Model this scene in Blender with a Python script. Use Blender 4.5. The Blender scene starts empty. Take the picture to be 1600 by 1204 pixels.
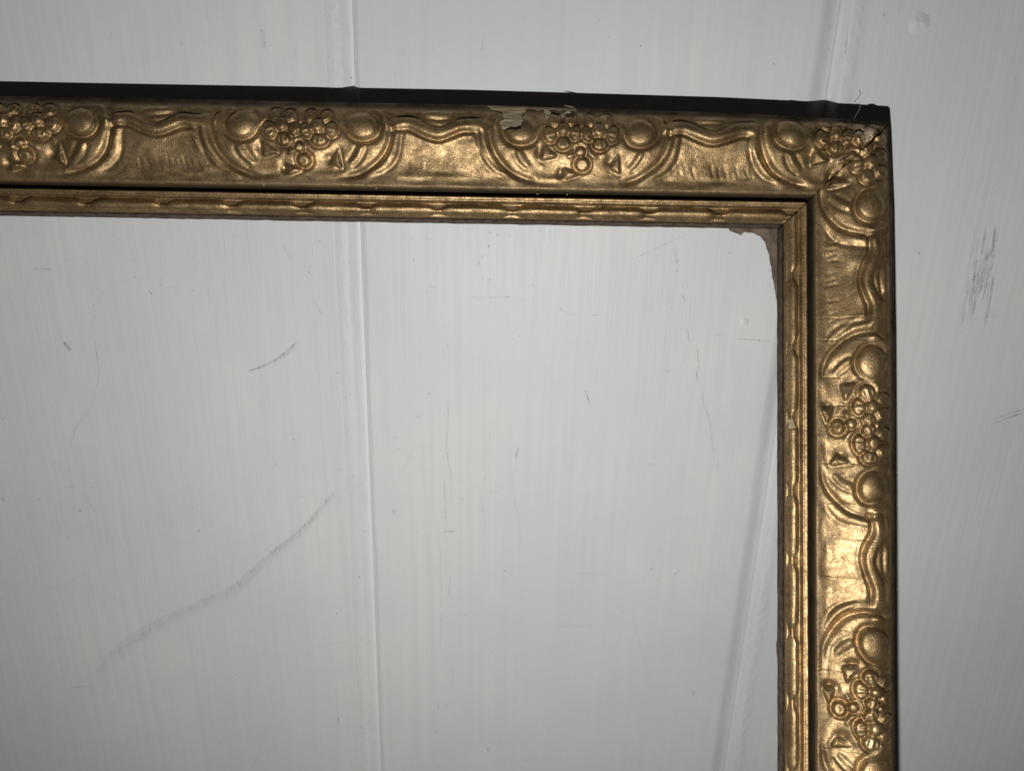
import bpy, math, random
import numpy as np
from mathutils import Vector, Matrix

# ------------------------------------------------------------------ units and camera
U = 0.00025                      # one unit = 0.25 mm
F = 1186.0                       # focal length in units of the 1600 px wide picture
TH = math.radians(18.8)          # camera looks down on the upright wall
PHI = math.radians(3.0)          # frame against the picture plane
ROLL = 0.0171
DW = 1450.0                      # distance along the axis to the wall
DF = 1186.0                      # distance along the axis to the face of the frame
ZREF = 50.0
P0 = Vector((0, 0, 0.6))

sc = bpy.context.scene
fwd = Vector((0, math.cos(TH), -math.sin(TH)))
up0 = Vector((0, math.sin(TH), math.cos(TH)))
xw = Vector((1, 0, 0))
right = xw * math.cos(ROLL) + up0 * math.sin(ROLL)
up = up0 * math.cos(ROLL) - xw * math.sin(ROLL)
CAM = P0 - fwd * (DW * U)
cd = bpy.data.cameras.new('camera')
cam = bpy.data.objects.new('camera', cd)
sc.collection.objects.link(cam)
cam.matrix_world = Matrix((
    (right.x, up.x, -fwd.x, CAM.x), (right.y, up.y, -fwd.y, CAM.y),
    (right.z, up.z, -fwd.z, CAM.z), (0, 0, 0, 1)))
cd.sensor_width = 36.0
cd.lens = F / 1600.0 * 36.0
cd.clip_start = 0.005
cd.clip_end = 20.0
cd.dof.use_dof = True
cd.dof.focus_distance = (DF + 20) * U
cd.dof.aperture_fstop = 14.0
sc.camera = cam

w = bpy.data.worlds.new('World')
sc.world = w
w.use_nodes = True
w.node_tree.nodes['Background'].inputs[0].default_value = (0.88, 0.93, 1.0, 1)
w.node_tree.nodes['Background'].inputs[1].default_value = 0.010

ld = bpy.data.lights.new('phone_flash', 'POINT')
ld.energy = 4.7
ld.color = (1.0, 0.995, 0.975)
ld.shadow_soft_size = 0.0022
lamp = bpy.data.objects.new('phone_flash', ld)
sc.collection.objects.link(lamp)
lamp.location = CAM + right * (-18 * U) + up * (-470 * U)

sc.view_settings.view_transform = 'Standard'
sc.view_settings.look = 'None'
sc.view_settings.exposure = 0.0
sc.view_settings.gamma = 1.0
sc.cycles.max_bounces = 4

# ------------------------------------------------------------------ picture point -> place
def ray(px, py):
    return (fwd * F + right * (px - 800.0) + up * (602.0 - py)).normalized()

def wall_pt(px, py):
    """point of the upright wall (plane y = 0) seen at a picture point, as wall units (x, z)"""
    r = ray(px, py)
    t = -CAM.y / r.y
    p = CAM + r * t
    return np.array([p.x / U, (p.z - P0.z) / U])

FY = up0 * math.cos(PHI) + fwd * math.sin(PHI)
FZ = up0 * math.sin(PHI) - fwd * math.cos(PHI)
FO = CAM + fwd * (DF * U) - FZ * (ZREF * U)      # origin of the frame's back reference plane

def frame_pt(px, py, z):
    r = ray(px, py)
    t = ((FO + FZ * (z * U)) - CAM).dot(FZ) / r.dot(FZ)
    p = CAM + r * t - FO
    return np.array([p.dot(xw) / U, p.dot(FY) / U])

# ------------------------------------------------------------------ helpers
def link(o, parent=None):
    sc.collection.objects.link(o)
    if parent is not None:
        o.parent = parent
    return o

def np_mesh(name, verts, faces, mats, smooth=True, attrs=None, normals=None):
    verts = np.ascontiguousarray(verts, dtype=np.float32)
    faces = np.ascontiguousarray(faces, dtype=np.int32)
    me = bpy.data.meshes.new(name)
    n, k = faces.shape
    me.vertices.add(len(verts))
    me.vertices.foreach_set('co', verts.ravel())
    me.loops.add(n * k)
    me.loops.foreach_set('vertex_index', faces.ravel())
    me.polygons.add(n)
    me.polygons.foreach_set('loop_start', np.arange(0, n * k, k, dtype=np.int32))
    me.polygons.foreach_set('loop_total', np.full(n, k, dtype=np.int32))
    me.update(calc_edges=True)
    me.polygons.foreach_set('use_smooth', np.full(n, smooth, dtype=bool))
    for key, val in (attrs or {}).items():
        a = me.attributes.new(key, 'FLOAT', 'POINT')
        a.data.foreach_set('value', np.ascontiguousarray(val, dtype=np.float32))
    for m in mats:
        me.materials.append(m)
    if normals is not None:
        me.normals_split_custom_set_from_vertices(normals.astype(np.float32).tolist())
    return me

def value_noise(x, y, seed):
    """smooth noise, -1..1, cell size 1"""
    rs = np.random.RandomState(seed)
    N = 256
    g = rs.uniform(-1, 1, (N, N))
    xi = np.floor(x).astype(int); yi = np.floor(y).astype(int)
    fx = x - xi; fy = y - yi
    fx = fx * fx * (3 - 2 * fx); fy = fy * fy * (3 - 2 * fy)
    a = g[xi % N, yi % N]; b = g[(xi + 1) % N, yi % N]
    c = g[xi % N, (yi + 1) % N]; d = g[(xi + 1) % N, (yi + 1) % N]
    return (a * (1 - fx) + b * fx) * (1 - fy) + (c * (1 - fx) + d * fx) * fy

def sstep(a, b, x):
    t = np.clip((x - a) / (b - a), 0, 1)
    return t * t * (3 - 2 * t)

def spline(pts, n=8):
    p = np.array(pts, float)
    if len(p) < 3:
        return p
    q = np.vstack([2 * p[0] - p[1], p, 2 * p[-1] - p[-2]])
    out = []
    for i in range(1, len(q) - 2):
        for t in np.linspace(0, 1, n, endpoint=False):
            a, b, c, d = q[i - 1], q[i], q[i + 1], q[i + 2]
            out.append(0.5 * (2 * b + (c - a) * t + (2 * a - 5 * b + 4 * c - d) * t * t + (3 * b - a - 3 * c + d) * t ** 3))
    out.append(p[-1])
    return np.array(out)

def seg_dist(X, Y, poly):
    """distance to a polyline, and how far along it (0..1) the nearest point lies"""
    best = np.full(X.shape, 1e9); along = np.zeros(X.shape)
    n = len(poly) - 1
    for i in range(n):
        (x0, y0), (x1, y1) = poly[i], poly[i + 1]
        dx, dy = x1 - x0, y1 - y0
        L = dx * dx + dy * dy + 1e-9
        t = np.clip(((X - x0) * dx + (Y - y0) * dy) / L, 0, 1)
        d = np.hypot(X - x0 - t * dx, Y - y0 - t * dy)
        m = d < best
        best = np.where(m, d, best); along = np.where(m, (i + t) / n, along)
    return best, along

def poly_sd(X, Y, pts):
    """signed distance to a polygon, positive inside"""
    pts = np.array(pts, float)
    d, _ = seg_dist(X, Y, np.vstack([pts, pts[:1]]))
    inside = np.zeros(X.shape, bool)
    n = len(pts)
    for i in range(n):
        x0, y0 = pts[i]; x1, y1 = pts[(i + 1) % n]
        c = ((y0 > Y) != (y1 > Y)) & (X < (x1 - x0) * (Y - y0) / ((y1 - y0) if abs(y1 - y0) > 1e-9 else 1e-9) + x0)
        inside ^= c
    return np.where(inside, d, -d)

# ------------------------------------------------------------------ materials
class NT:
    def __init__(self, name):
        self.m = bpy.data.materials.new(name)
        self.m.use_nodes = True
        self.t = self.m.node_tree
        self.t.nodes.clear()
        self.out = self.t.nodes.new('ShaderNodeOutputMaterial')
    def n(self, kind, **kw):
        nd = self.t.nodes.new('ShaderNode' + kind)
        for k, v in kw.items():
            setattr(nd, k, v)
        return nd
    def l(self, a, b):
        self.t.links.new(a, b)
    def val(self, sock, v):
        if hasattr(v, 'links'):
            self.l(v, sock)
        else:
            sock.default_value = v
    def math(self, op, a, b=0.0, clamp=False):
        nd = self.n('Math', operation=op, use_clamp=clamp)
        self.val(nd.inputs[0], a); self.val(nd.inputs[1], b)
        return nd.outputs[0]
    def mix(self, f, a, b):
        nd = self.n('Mix', data_type='RGBA')
        self.val(nd.inputs[0], f); self.val(nd.inputs[6], a); self.val(nd.inputs[7], b)
        return nd.outputs[2]
    def ramp(self, x, lo, hi, a=0.0, b=1.0):
        nd = self.n('MapRange', interpolation_type='SMOOTHSTEP')
        self.val(nd.inputs[0], x)
        nd.inputs[1].default_value = lo; nd.inputs[2].default_value = hi
        nd.inputs[3].default_value = a; nd.inputs[4].default_value = b
        return nd.outputs[0]
    def noise(self, co, scale, detail=3, rough=0.55, dist=0.0):
        nd = self.n('TexNoise')
        self.l(co, nd.inputs['Vector'])
        nd.inputs['Scale'].default_value = scale; nd.inputs['Detail'].default_value = detail
        nd.inputs['Roughness'].default_value = rough; nd.inputs['Distortion'].default_value = dist
        return nd.outputs['Fac']
    def co(self, scale=(1, 1, 1)):
        tc = self.n('TexCoord'); mp = self.n('Mapping')
        self.l(tc.outputs['Object'], mp.inputs[0])
        mp.inputs['Scale'].default_value = scale
        return mp.outputs[0]
    def attr(self, name):
        nd = self.n('Attribute', attribute_name=name)
        return nd.outputs['Fac']
    def bump(self, h, strength, dist, prev=None):
        nd = self.n('Bump')
        nd.inputs['Strength'].default_value = strength
        nd.inputs['Distance'].default_value = dist
        self.l(h, nd.inputs['Height'])
        if prev is not None:
            self.l(prev, nd.inputs['Normal'])
        return nd.outputs[0]

def gold_material():
    k = NT('gold_bronze_paint')
    co = k.co()
    big = k.noise(co, 70, 4, 0.6)
    mid = k.noise(co, 330, 4, 0.65)
    grain = k.noise(co, 1500, 2, 0.6)
    fine = k.noise(co, 3600, 1, 0.5)
    wear = k.math('ADD', k.math('MULTIPLY', big, 0.55), k.math('MULTIPLY', mid, 0.45))
    f1 = k.ramp(wear, 0.36, 0.62)
    col = k.mix(f1, (0.26, 0.168, 0.076, 1), (0.52, 0.352, 0.172, 1))
    smoke = k.noise(k.co((1, 1, 1)), 150, 5, 0.68, 0.4)
    col = k.mix(k.ramp(smoke, 0.50, 0.70, 0.0, 0.55), col, (0.105, 0.072, 0.040, 1))
    col = k.mix(k.ramp(mid, 0.60, 0.78, 0, 0.5), col, (0.60, 0.44, 0.26, 1))
    col = k.mix(k.ramp(grain, 0.46, 0.64, 0.0, 0.55), col, (0.12, 0.085, 0.05, 1))
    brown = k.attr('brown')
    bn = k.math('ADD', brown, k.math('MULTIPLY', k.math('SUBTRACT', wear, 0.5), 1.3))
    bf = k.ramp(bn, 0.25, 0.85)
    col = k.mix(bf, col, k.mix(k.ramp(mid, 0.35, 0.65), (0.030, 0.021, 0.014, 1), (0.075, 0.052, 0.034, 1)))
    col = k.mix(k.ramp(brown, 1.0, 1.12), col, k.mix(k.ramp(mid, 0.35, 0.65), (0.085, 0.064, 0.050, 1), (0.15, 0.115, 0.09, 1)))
    quirk_dark = k.attr('quirk_dark')
    col = k.mix(quirk_dark, col, (0.022, 0.016, 0.012, 1))  # near-black brown mixed in along the quirk
    bf = k.math('MAXIMUM', bf, quirk_dark)
    chip = k.attr('chip')
    cf = k.ramp(k.math('ADD', chip, k.math('MULTIPLY', k.math('SUBTRACT', grain, 0.5), 0.7)), 0.4, 0.6)
    grainline = k.noise(k.co((0.25, 3, 3)), 420, 3, 0.6)
    bare = k.mix(k.ramp(grainline, 0.35, 0.65), (0.27, 0.195, 0.12, 1), (0.44, 0.355, 0.24, 1))
    col = k.mix(cf, col, bare)
    b = k.n('BsdfPrincipled')
    k.l(col, b.inputs['Base Color'])
    k.l(k.math('MULTIPLY', k.math('SUBTRACT', 1.0, bf), 0.5), b.inputs['Specular IOR Level'])
    met = k.math('MULTIPLY', k.math('SUBTRACT', 1.0, k.math('MULTIPLY', bf, 0.8)), 0.82)
    met = k.math('MULTIPLY', met, k.math('SUBTRACT', 1.0, cf))
    k.l(met, b.inputs['Metallic'])
    rg = k.math('ADD', k.ramp(mid, 0.3, 0.7, 0.51, 0.41), k.math('MULTIPLY', bf, 0.15))
    rg = k.math('ADD', rg, k.math('MULTIPLY', cf, 0.4))
    rg = k.math('ADD', rg, k.ramp(smoke, 0.48, 0.70, 0.0, 0.12))
    k.l(rg, b.inputs['Roughness'])
    n1 = k.bump(mid, 0.07, 0.0006)
    n2 = k.bump(grain, 0.52, 0.00024, n1)
    n3 = k.bump(fine, 0.45, 0.00010, n2)
    k.l(n3, b.inputs['Normal'])
    k.l(b.outputs[0], k.out.inputs[0])
    return k.m

def paint_material():
    k = NT('white_gloss_paint')
    co = k.co()
    stroke0 = k.noise(k.co((1, 1, 0.045)), 560, 4, 0.66, 0.5)
    patch = k.ramp(k.noise(k.co((1, 1, 0.4)), 22, 3, 0.6), 0.35, 0.68, 0.25, 1.0)
    stroke = k.math('ADD', 0.5, k.math('MULTIPLY', k.math('SUBTRACT', stroke0, 0.5), patch))
    stroke2 = k.noise(k.co((1, 1, 0.02)), 190, 3, 0.6)
    blot = k.noise(co, 9, 4, 0.6)
    blot2 = k.noise(co, 40, 3, 0.6)
    col = k.mix(k.ramp(blot, 0.35, 0.65), (0.655, 0.672, 0.684, 1), (0.714, 0.718, 0.698, 1))
    col = k.mix(k.ramp(stroke2, 0.35, 0.7, 0, 0.35), col, (0.622, 0.648, 0.660, 1))
    dirt = k.math('MULTIPLY', k.ramp(blot2, 0.55, 0.75), k.ramp(stroke, 0.5, 0.7))
    col = k.mix(k.math('MULTIPLY', dirt, 0.28), col, (0.46, 0.44, 0.42, 1))
    speck = k.noise(co, 520, 1, 0.4)
    col = k.mix(k.math('MULTIPLY', k.ramp(speck, 0.775, 0.80), 0.55), col, (0.22, 0.19, 0.16, 1))
    b = k.n('BsdfPrincipled')
    k.l(col, b.inputs['Base Color'])
    k.l(k.ramp(stroke, 0.3, 0.7, 0.54, 0.42), b.inputs['Roughness'])
    b.inputs['Specular IOR Level'].default_value = 0.25
    n1 = k.bump(stroke, 0.34, 0.0005)
    n2 = k.bump(stroke2, 0.16, 0.0012, n1)
    lump = k.noise(co, 160, 3, 0.5)
    n3 = k.bump(lump, 0.10, 0.001, n2)
    lf = k.attr('lumpy')
    k.t.nodes[-1]
    n4n = k.n('Bump'); n4n.inputs['Distance'].default_value = 0.0016
    k.l(k.noise(k.co((1, 1, 0.8)), 330, 3, 0.55), n4n.inputs['Height'])
    k.l(k.math('MULTIPLY', lf, 0.20), n4n.inputs['Strength'])
    k.l(n3, n4n.inputs['Normal'])
    k.l(n4n.outputs[0], b.inputs['Normal'])
    k.l(b.outputs[0], k.out.inputs[0])
    return k.m

def mark_material(name, col):
    k = NT(name)
    co = k.co()
    st = k.noise(k.co((1, 1, 0.10)), 1500, 3, 0.7)
    gr = k.noise(co, 1300, 2, 0.6)
    m = k.math('ADD', k.math('MULTIPLY', st, 0.6), k.math('MULTIPLY', gr, 0.4))
    core = k.attr('core')      # 1 on the middle line, 0 on the rim
    dk = k.attr('dark')
    a = k.ramp(k.math('ADD', m, k.math('MULTIPLY', core, 0.18)), 0.50, 0.84)
    gate = k.ramp(k.noise(k.co((1, 1, 0.5)), 170, 3, 0.7), 0.34, 0.66, 0.40, 1.15)
    a = k.math('MULTIPLY', k.math('MULTIPLY', a, dk), gate)
    d = k.n('BsdfDiffuse'); d.inputs[0].default_value = col
    t = k.n('BsdfTransparent')
    mx = k.n('MixShader')
    k.l(a, mx.inputs[0]); k.l(t.outputs[0], mx.inputs[1]); k.l(d.outputs[0], mx.inputs[2])
    k.l(mx.outputs[0], k.out.inputs[0])
    return k.m

def plain_material(name, a, bcol, scale, rough, bump=0.2, alpha=None, sss=0.0):
    k = NT(name)
    co = k.co()
    n = k.noise(co, scale, 4, 0.6)
    b = k.n('BsdfPrincipled')
    k.l(k.mix(k.ramp(n, 0.35, 0.65), a, bcol), b.inputs['Base Color'])
    b.inputs['Roughness'].default_value = rough
    k.l(k.bump(n, bump, 0.0005), b.inputs['Normal'])
    k.l(b.outputs[0], k.out.inputs[0])
    return k.m

GOLD = gold_material()
PAINT = paint_material()
SCUFF = mark_material('grey_scuff', (0.10, 0.10, 0.11, 1))
RUST = mark_material('brown_stain', (0.20, 0.13, 0.08, 1))
DARKGAP = plain_material('dark_joint', (0.30, 0.30, 0.30, 1), (0.42, 0.42, 0.41, 1), 200, 0.8)
PAPER = plain_material('brown_glue_paper', (0.11, 0.078, 0.056, 1), (0.19, 0.142, 0.104, 1), 260, 0.7)
GREYBIT = plain_material('grey_green_flake', (0.10, 0.115, 0.11, 1), (0.16, 0.175, 0.165, 1), 300, 0.8)
HAIR = plain_material('pale_hair', (0.30, 0.26, 0.22, 1), (0.36, 0.32, 0.28, 1), 300, 0.5)
CRUMB = plain_material('pale_dust', (0.25, 0.23, 0.2, 1), (0.38, 0.35, 0.31, 1), 300, 0.9)
WOODB = plain_material('splintered_wood', (0.30, 0.23, 0.15, 1), (0.42, 0.34, 0.24, 1), 500, 0.8)

# ------------------------------------------------------------------ the wall of painted boards
XL, XR = -3600.0, 3600.0
ZB, ZT = -2700.0, 1700.0
def joint_line(pts):
    a = [wall_pt(*p) for p in pts]
    z = [p[1] for p in a]; x = [p[0] for p in a]
    c = np.polyfit(z, x, 1)
    return lambda zz: c[0] * zz + c[1]
JA = joint_line([(549, 10), (553, 140), (571, 560), (580, 800), (593, 1190)])
JB = joint_line([(1318, 10), (1301, 140), (1222, 600), (1197, 760), (1139, 1190)])

wall_me = np_mesh('wall', np.array([[XL - 20, 26, ZB], [XR + 20, 26, ZB], [XR + 20, 26, ZT], [XL - 20, 26, ZT]]) * U,
                  [[0, 1, 2, 3]], [DARKGAP], smooth=False)
wall = link(bpy.data.objects.new('wall', wall_me))
wall.location = P0
wall['kind'] = 'structure'
wall['label'] = 'wall of upright white painted boards behind the gold frame'
wall['category'] = 'wall'

def wnoise(x, z, sx, sz, seed):
    return value_noise(x / sx + 31.7, z / sz + 57.3, seed)

def board(lo, hi, pl, pr, seed, label):
    """lo, hi: edge lines x(z); pl, pr: relief of the left and right margin against the distance from that edge"""
    fine = np.arange(0, 70, 1.6)
    zs = np.concatenate([np.arange(ZB, -900, 60), np.arange(-900, 760, 5.0), np.arange(760, ZT + 1, 30)])
    width = hi(0.0) - lo(0.0)
    tm = np.linspace(70, width - 70, max(8, int(width / 14)))
    d = np.unique(np.concatenate([fine, tm, width - fine]))
    D, Z = np.meshgrid(d / width, zs)
    LO = lo(Z); HI = hi(Z)
    X = LO + (HI - LO) * D
    dl = X - LO; dr = HI - X
    wob = wnoise(X, Z, 60, 90, seed) * 1.3 + wnoise(X, Z, 9, 22, seed + 1) * 0.7
    Y = wnoise(X, Z, 260, 500, seed + 2) * 0.9
    lump = np.zeros_like(X)
    for pf, dd in ((pl, dl), (pr, dr)):
        y, lu = pf(dd + wob * sstep(0, 6, dd), X, Z, seed)
        Y = Y + y; lump = np.maximum(lump, lu)
    n0, n1 = X.shape
    verts = np.stack([X, -Y, Z], -1).reshape(-1, 3)
    idx = np.arange(n0 * n1).reshape(n0, n1)
    faces = np.stack([idx[:-1, :-1], idx[:-1, 1:], idx[1:, 1:], idx[1:, :-1]], -1).reshape(-1, 4)
    # the two edges and the ends run back to the wall behind
    rim = np.concatenate([idx[0, :], idx[1:, -1], idx[-1, -2::-1], idx[-2:0:-1, 0]])
    back = verts[rim].copy(); back[:, 1] = 24.0
    bi = np.arange(len(rim)) + len(verts)
    r2 = np.roll(rim, -1); b2 = np.roll(bi, -1)
    faces = np.vstack([faces, np.stack([rim, bi, b2, r2], -1)])
    verts = np.vstack([verts, back])
    lum = np.concatenate([lump.ravel(), np.zeros(len(rim))])
    me = np_mesh('board', verts * U, faces, [PAINT], attrs={'lumpy': lum})
    o = link(bpy.data.objects.new('board', me), wall)
    o['label'] = label
    return o

def edge_plain(dd, X, Z, seed):
    return -3.4 * (1 - sstep(0, 10, dd)), 0 * dd
def edge_caulk(dd, X, Z, seed):          # lumpy filled edge, then a slope down to the joint
    y = 2.6 * np.exp(-((dd - 32) / 14.0) ** 2) - 9.5 * (1 - sstep(1, 24, dd)) + 0.7 * sstep(44, 48, dd) * (1 - sstep(48, 75, dd))
    y = y + value_noise(X / 5.0, Z / 7.0, seed + 9) * 0.4 * np.exp(-((dd - 27) / 12.0) ** 2)
    return y, np.exp(-((dd - 26) / 16.0) ** 2)
def edge_slope(dd, X, Z, seed):          # worn chamfer
    return -11.0 * (1 - sstep(1, 36, dd)), 0 * dd
def edge_ridge(dd, X, Z, seed):
    y = 2.0 * np.exp(-((dd - 22) / 13.0) ** 2) - 10.5 * (1 - sstep(0, 17, dd))
    y = y + value_noise(X / 6.0, Z / 9.0, seed + 9) * 0.5 * np.exp(-((dd - 22) / 14.0) ** 2)
    return y, np.exp(-((dd - 24) / 20.0) ** 2)

cl = lambda z: XL + 0 * z
cr = lambda z: XR + 0 * z
board_l = board(cl, lambda z: JA(z) - 0.8, edge_plain, edge_caulk, 11, 'white painted board with a lumpy caulked edge')
board_m = board(lambda z: JA(z) + 0.8, lambda z: JB(z) - 0.8, edge_plain, edge_slope, 23, 'white painted board behind the opening of the frame')
board_r = board(lambda z: JB(z) + 0.8, cr, edge_ridge, edge_plain, 37, 'white painted board beside the upright rail, with dark scribbled scuffs')

def board_at(x, z):
    return board_l if x < JA(z) else (board_m if x < JB(z) else board_r)

def mark(pts, width, dark, mat=None, name='scuff_mark', wob=0.0, seed=0):
    """flat smear of dirt on a board; pts are picture points"""
    p = spline([wall_pt(*q) for q in pts], 10)
    if len(p) == 2:
        p = p[0] + (p[1] - p[0]) * np.linspace(0, 1, 12)[:, None]
    rs = np.random.RandomState(seed + int(pts[0][0] * 7 + pts[0][1]))
    t = np.gradient(p, axis=0); t /= (np.linalg.norm(t, axis=1)[:, None] + 1e-9)
    nn = np.stack([-t[:, 1], t[:, 0]], -1)
    if wob:
        p = p + nn * (rs.uniform(-wob, wob, len(p)))[:, None]
    k = len(p)
    ends = np.minimum(1, np.minimum(np.arange(k), np.arange(k)[::-1]) / max(1.0, k * 0.12))
    wd = width * 0.75 * (0.45 + 0.55 * ends) * rs.uniform(0.75, 1.2, k)
    rows = []
    core = []
    for o_, c_ in ((-1, 0), (-0.45, 0.8), (0, 1), (0.45, 0.8), (1, 0)):
        rows.append(p + nn * (wd * o_)[:, None]); core.append(np.full(k, c_) * (0.25 + 0.75 * ends))
    P = np.stack(rows, 1)
    V = np.zeros((k, 5, 3)); V[..., 0] = P[..., 0]; V[..., 2] = P[..., 1]; V[..., 1] = -2.4
    idx = np.arange(k * 5).reshape(k, 5)
    f = np.stack([idx[:-1, :-1], idx[1:, :-1], idx[1:, 1:], idx[:-1, 1:]], -1).reshape(-1, 4)
    me = np_mesh(name, V.reshape(-1, 3) * U, f, [mat or SCUFF], attrs={
        'core': np.stack(core, 1).ravel(), 'dark': np.full(k * 5, dark * 0.85)})
    mid = p[k // 2]
    return link(bpy.data.objects.new(name, me), board_at(mid[0], mid[1]))

def spot(px, py, r, dark, mat=None, ry=None):
    return mark([(px, py - (ry or r)), (px + 0.3, py + (ry or r))], r * 1.3, dark, mat, 'dirt_spot')

# long smudge and the clear single scuffs
for a in range(4):
    mark([(531, 757 + a), (498, 795 + 2 * a), (470, 826 + 2 * a), (420, 866 + 3 * a), (375, 905 + 4 * a), (352, 922 + 4 * a),
          (330, 930 + 4 * a), (270, 956 + 5 * a), (215, 985 + 6 * a), (170, 1020 + 6 * a), (142, 1058 + 5 * a)], 5 + 3.6 * a, 0.17 - 0.034 * a, seed=a, wob=1.2)
mark([(114, 1072), (143, 1070)], 3.5, 0.34)
mark([(184, 1012), (193, 1028)], 3.5, 0.30)
for a in range(3):
    mark([(384, 580 + a), (410, 573 - a), (440, 555 + 2 * a), (468, 530 + 5 * a)], 2.6, 0.42 - 0.08 * a, seed=a)
mark([(491, 470), (497, 480), (503, 491)], 1.8, 0.6)
mark([(443, 384), (450, 395), (454, 408)], 1.8, 0.35)
mark([(100, 533), (106, 541), (112, 548)], 5.5, 0.55)
random.seed(4)
for i in range(16):
    x0 = 1516 + i * 2.5 + random.uniform(-4, 4)
    t0 = random.uniform(0, 0.5); t1 = t0 + random.uniform(0.25, 0.5)
    y = lambda t: 345 + 180 * t
    mark([(x0 + 10 - 30 * t0, y(t0)), (x0 + 10 - 30 * (t0 + t1) / 2 + 1, y((t0 + t1) / 2)), (x0 + 10 - 30 * t1, y(t1))], random.uniform(2.6, 5.0), random.uniform(0.26, 0.50), seed=i)
mark([(1559, 356), (1548, 420), (1537, 490)], 3, 0.32)
mark([(1548, 663), (1575, 652), (1600, 643)], 1.8, 0.62)
mark([(1550, 655), (1576, 645), (1602, 637)], 1.5, 0.5)
mark([(1490, 503), (1518, 498), (1575, 491)], 1.0, 0.25)
mark([(809, 697), (806, 718)], 3.8, 0.50)
mark([(807, 722), (804, 740)], 1.3, 0.3)
mark([(701, 618), (700, 660), (698, 700), (704, 745), (705, 790)], 1.8, 0.36, wob=0.8)
mark([(694, 752), (697, 815)], 2, 0.3, wob=0.6)
mark([(686, 820), (689, 890), (690, 950), (687, 1030)], 1.8, 0.22, wob=0.8)
mark([(704, 895), (702, 935)], 1.8, 0.28, wob=0.6)
mark([(692, 829), (714, 829)], 3.2, 0.42)
mark([(799, 730), (803, 780), (809, 800), (815, 850)], 1.2, 0.28)
mark([(749, 758), (755, 795), (760, 835)], 1.5, 0.22)
mark([(644, 702), (610, 770)], 1.0, 0.18)
mark([(646, 727), (690, 741), (760, 764), (800, 778)], 1.0, 0.2)
for x, y, r in ((765, 364, 2), (777, 367, 1.3), (764, 385, 2.4), (754, 400, 1.8), (748, 411, 2.2), (754, 434, 1.5), (766, 437, 1.4), (750, 385, 1.2), (651, 518, 1.1), (698, 531, 1.0), (822, 530, 1.0), (700, 540, 1)):
    spot(x, y, r, 0.75)
mark([(669, 447), (685, 448)], 1.3, 0.4)
mark([(728, 462), (752, 465), (778, 464), (806, 463)], 1.5, 0.32, RUST, 'dirt_streak')
mark([(646, 573), (647, 576)], 1.3, 0.5)
mark([(650, 650), (662, 650)], 1.4, 0.4)
mark([(612, 702), (650, 698), (686, 692)], 1.1, 0.3)
mark([(986, 405), (1015, 393), (1048, 377), (1076, 366)], 1.2, 0.38)
mark([(1052, 386), (1055, 398), (1059, 414)], 1.6, 0.42, wob=0.6)
mark([(1066, 460), (1072, 476)], 1.6, 0.35, wob=0.8)
mark([(1071, 505), (1078, 540)], 1.6, 0.3, wob=1.2)
mark([(1089, 540), (1091, 570), (1088, 585), (1092, 601)], 2.0, 0.5, wob=0.7)
mark([(1096, 604), (1100, 635), (1107, 650), (1113, 690), (1117, 728)], 1.8, 0.34, wob=0.8)
mark([(1122, 695), (1120, 738)], 1.8, 0.34, wob=0.8)
mark([(1146, 529), (1165, 530), (1180, 531), (1207, 533)], 1.8, 0.6, RUST, 'dirt_streak')
mark([(1114, 523), (1132, 522)], 1.3, 0.4)
mark([(873, 480), (885, 490), (905, 490)], 1.3, 0.3, RUST, 'dirt_streak', wob=1)
mark([(924, 492), (934, 492)], 1.8, 0.5)
mark([(914, 609), (917, 617), (921, 629)], 1.9, 0.48)
mark([(1010, 724), (1022, 724)], 2.2, 0.3)
for x, y in ((149, 476), (157, 441), (161, 458), (150, 495), (142, 505), (149, 540), (155, 555), (153, 575), (148, 605), (141, 625), (139, 640)):
    spot(x + random.uniform(-1, 1), y, random.uniform(0.9, 1.7), 0.55)
mark([(142, 505), (150, 540), (155, 575), (150, 612), (140, 640), (122, 665), (112, 690), (108, 712)], 1.8, 0.24, wob=1.5)
mark([(232, 453), (240, 461)], 2.2, 0.7)
mark([(252, 430), (252, 450)], 1.4, 0.4, wob=0.8)
mark([(190, 443), (215, 432), (232, 440)], 1.3, 0.3, wob=1.5)
mark([(262, 450), (280, 447)], 1.5, 0.35, wob=1.2)
spot(136, 409, 1.4, 0.7)
mark([(54, 420), (66, 420), (88, 421)], 2.0, 0.45, RUST, 'dirt_streak')
mark([(104, 760), (122, 758)], 1.7, 0.5); mark([(137, 760), (151, 760)], 1.7, 0.5)
mark([(125, 764), (140, 783), (153, 804)], 1.1, 0.35, RUST, 'dirt_streak')
spot(126, 797, 4.5, 0.4, RUST, 2.5)
mark([(104, 838), (112, 838)], 1.6, 0.5)
spot(6, 779, 3, 0.5, RUST); spot(5, 654, 1.8, 0.6, RUST)
mark([(64, 924), (105, 910), (140, 889)], 1.1, 0.2)
mark([(491, 1008), (520, 1004), (546, 1001)], 1.6, 0.36, RUST, 'dirt_streak')
mark([(398, 1190), (404, 1178)], 3.6, 0.42, RUST, 'dirt_streak')
mark([(528, 1118), (531, 1128)], 3.2, 0.42)
spot(345, 1158, 2.2, 0.35)
mark([(157, 960), (172, 962), (190, 963)], 4, 0.12, RUST, 'dirt_streak')
mark([(684, 1095), (686, 1108)], 3, 0.25); mark([(697, 1096), (699, 1104)], 2.4, 0.25); mark([(681, 1135), (682, 1145)], 3, 0.3)
for x in (804, 821, 828, 852, 875):
    spot(x, 1186 + random.uniform(-1, 1), 2, 0.3)
for x in (750, 769, 788, 800):
    spot(x, 892 + random.uniform(-2, 2), 1.5, 0.32)
mark([(900, 894), (925, 895), (955, 895)], 3, 0.16)
mark([(860, 975), (890, 977), (945, 978)], 4, 0.10)
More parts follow.
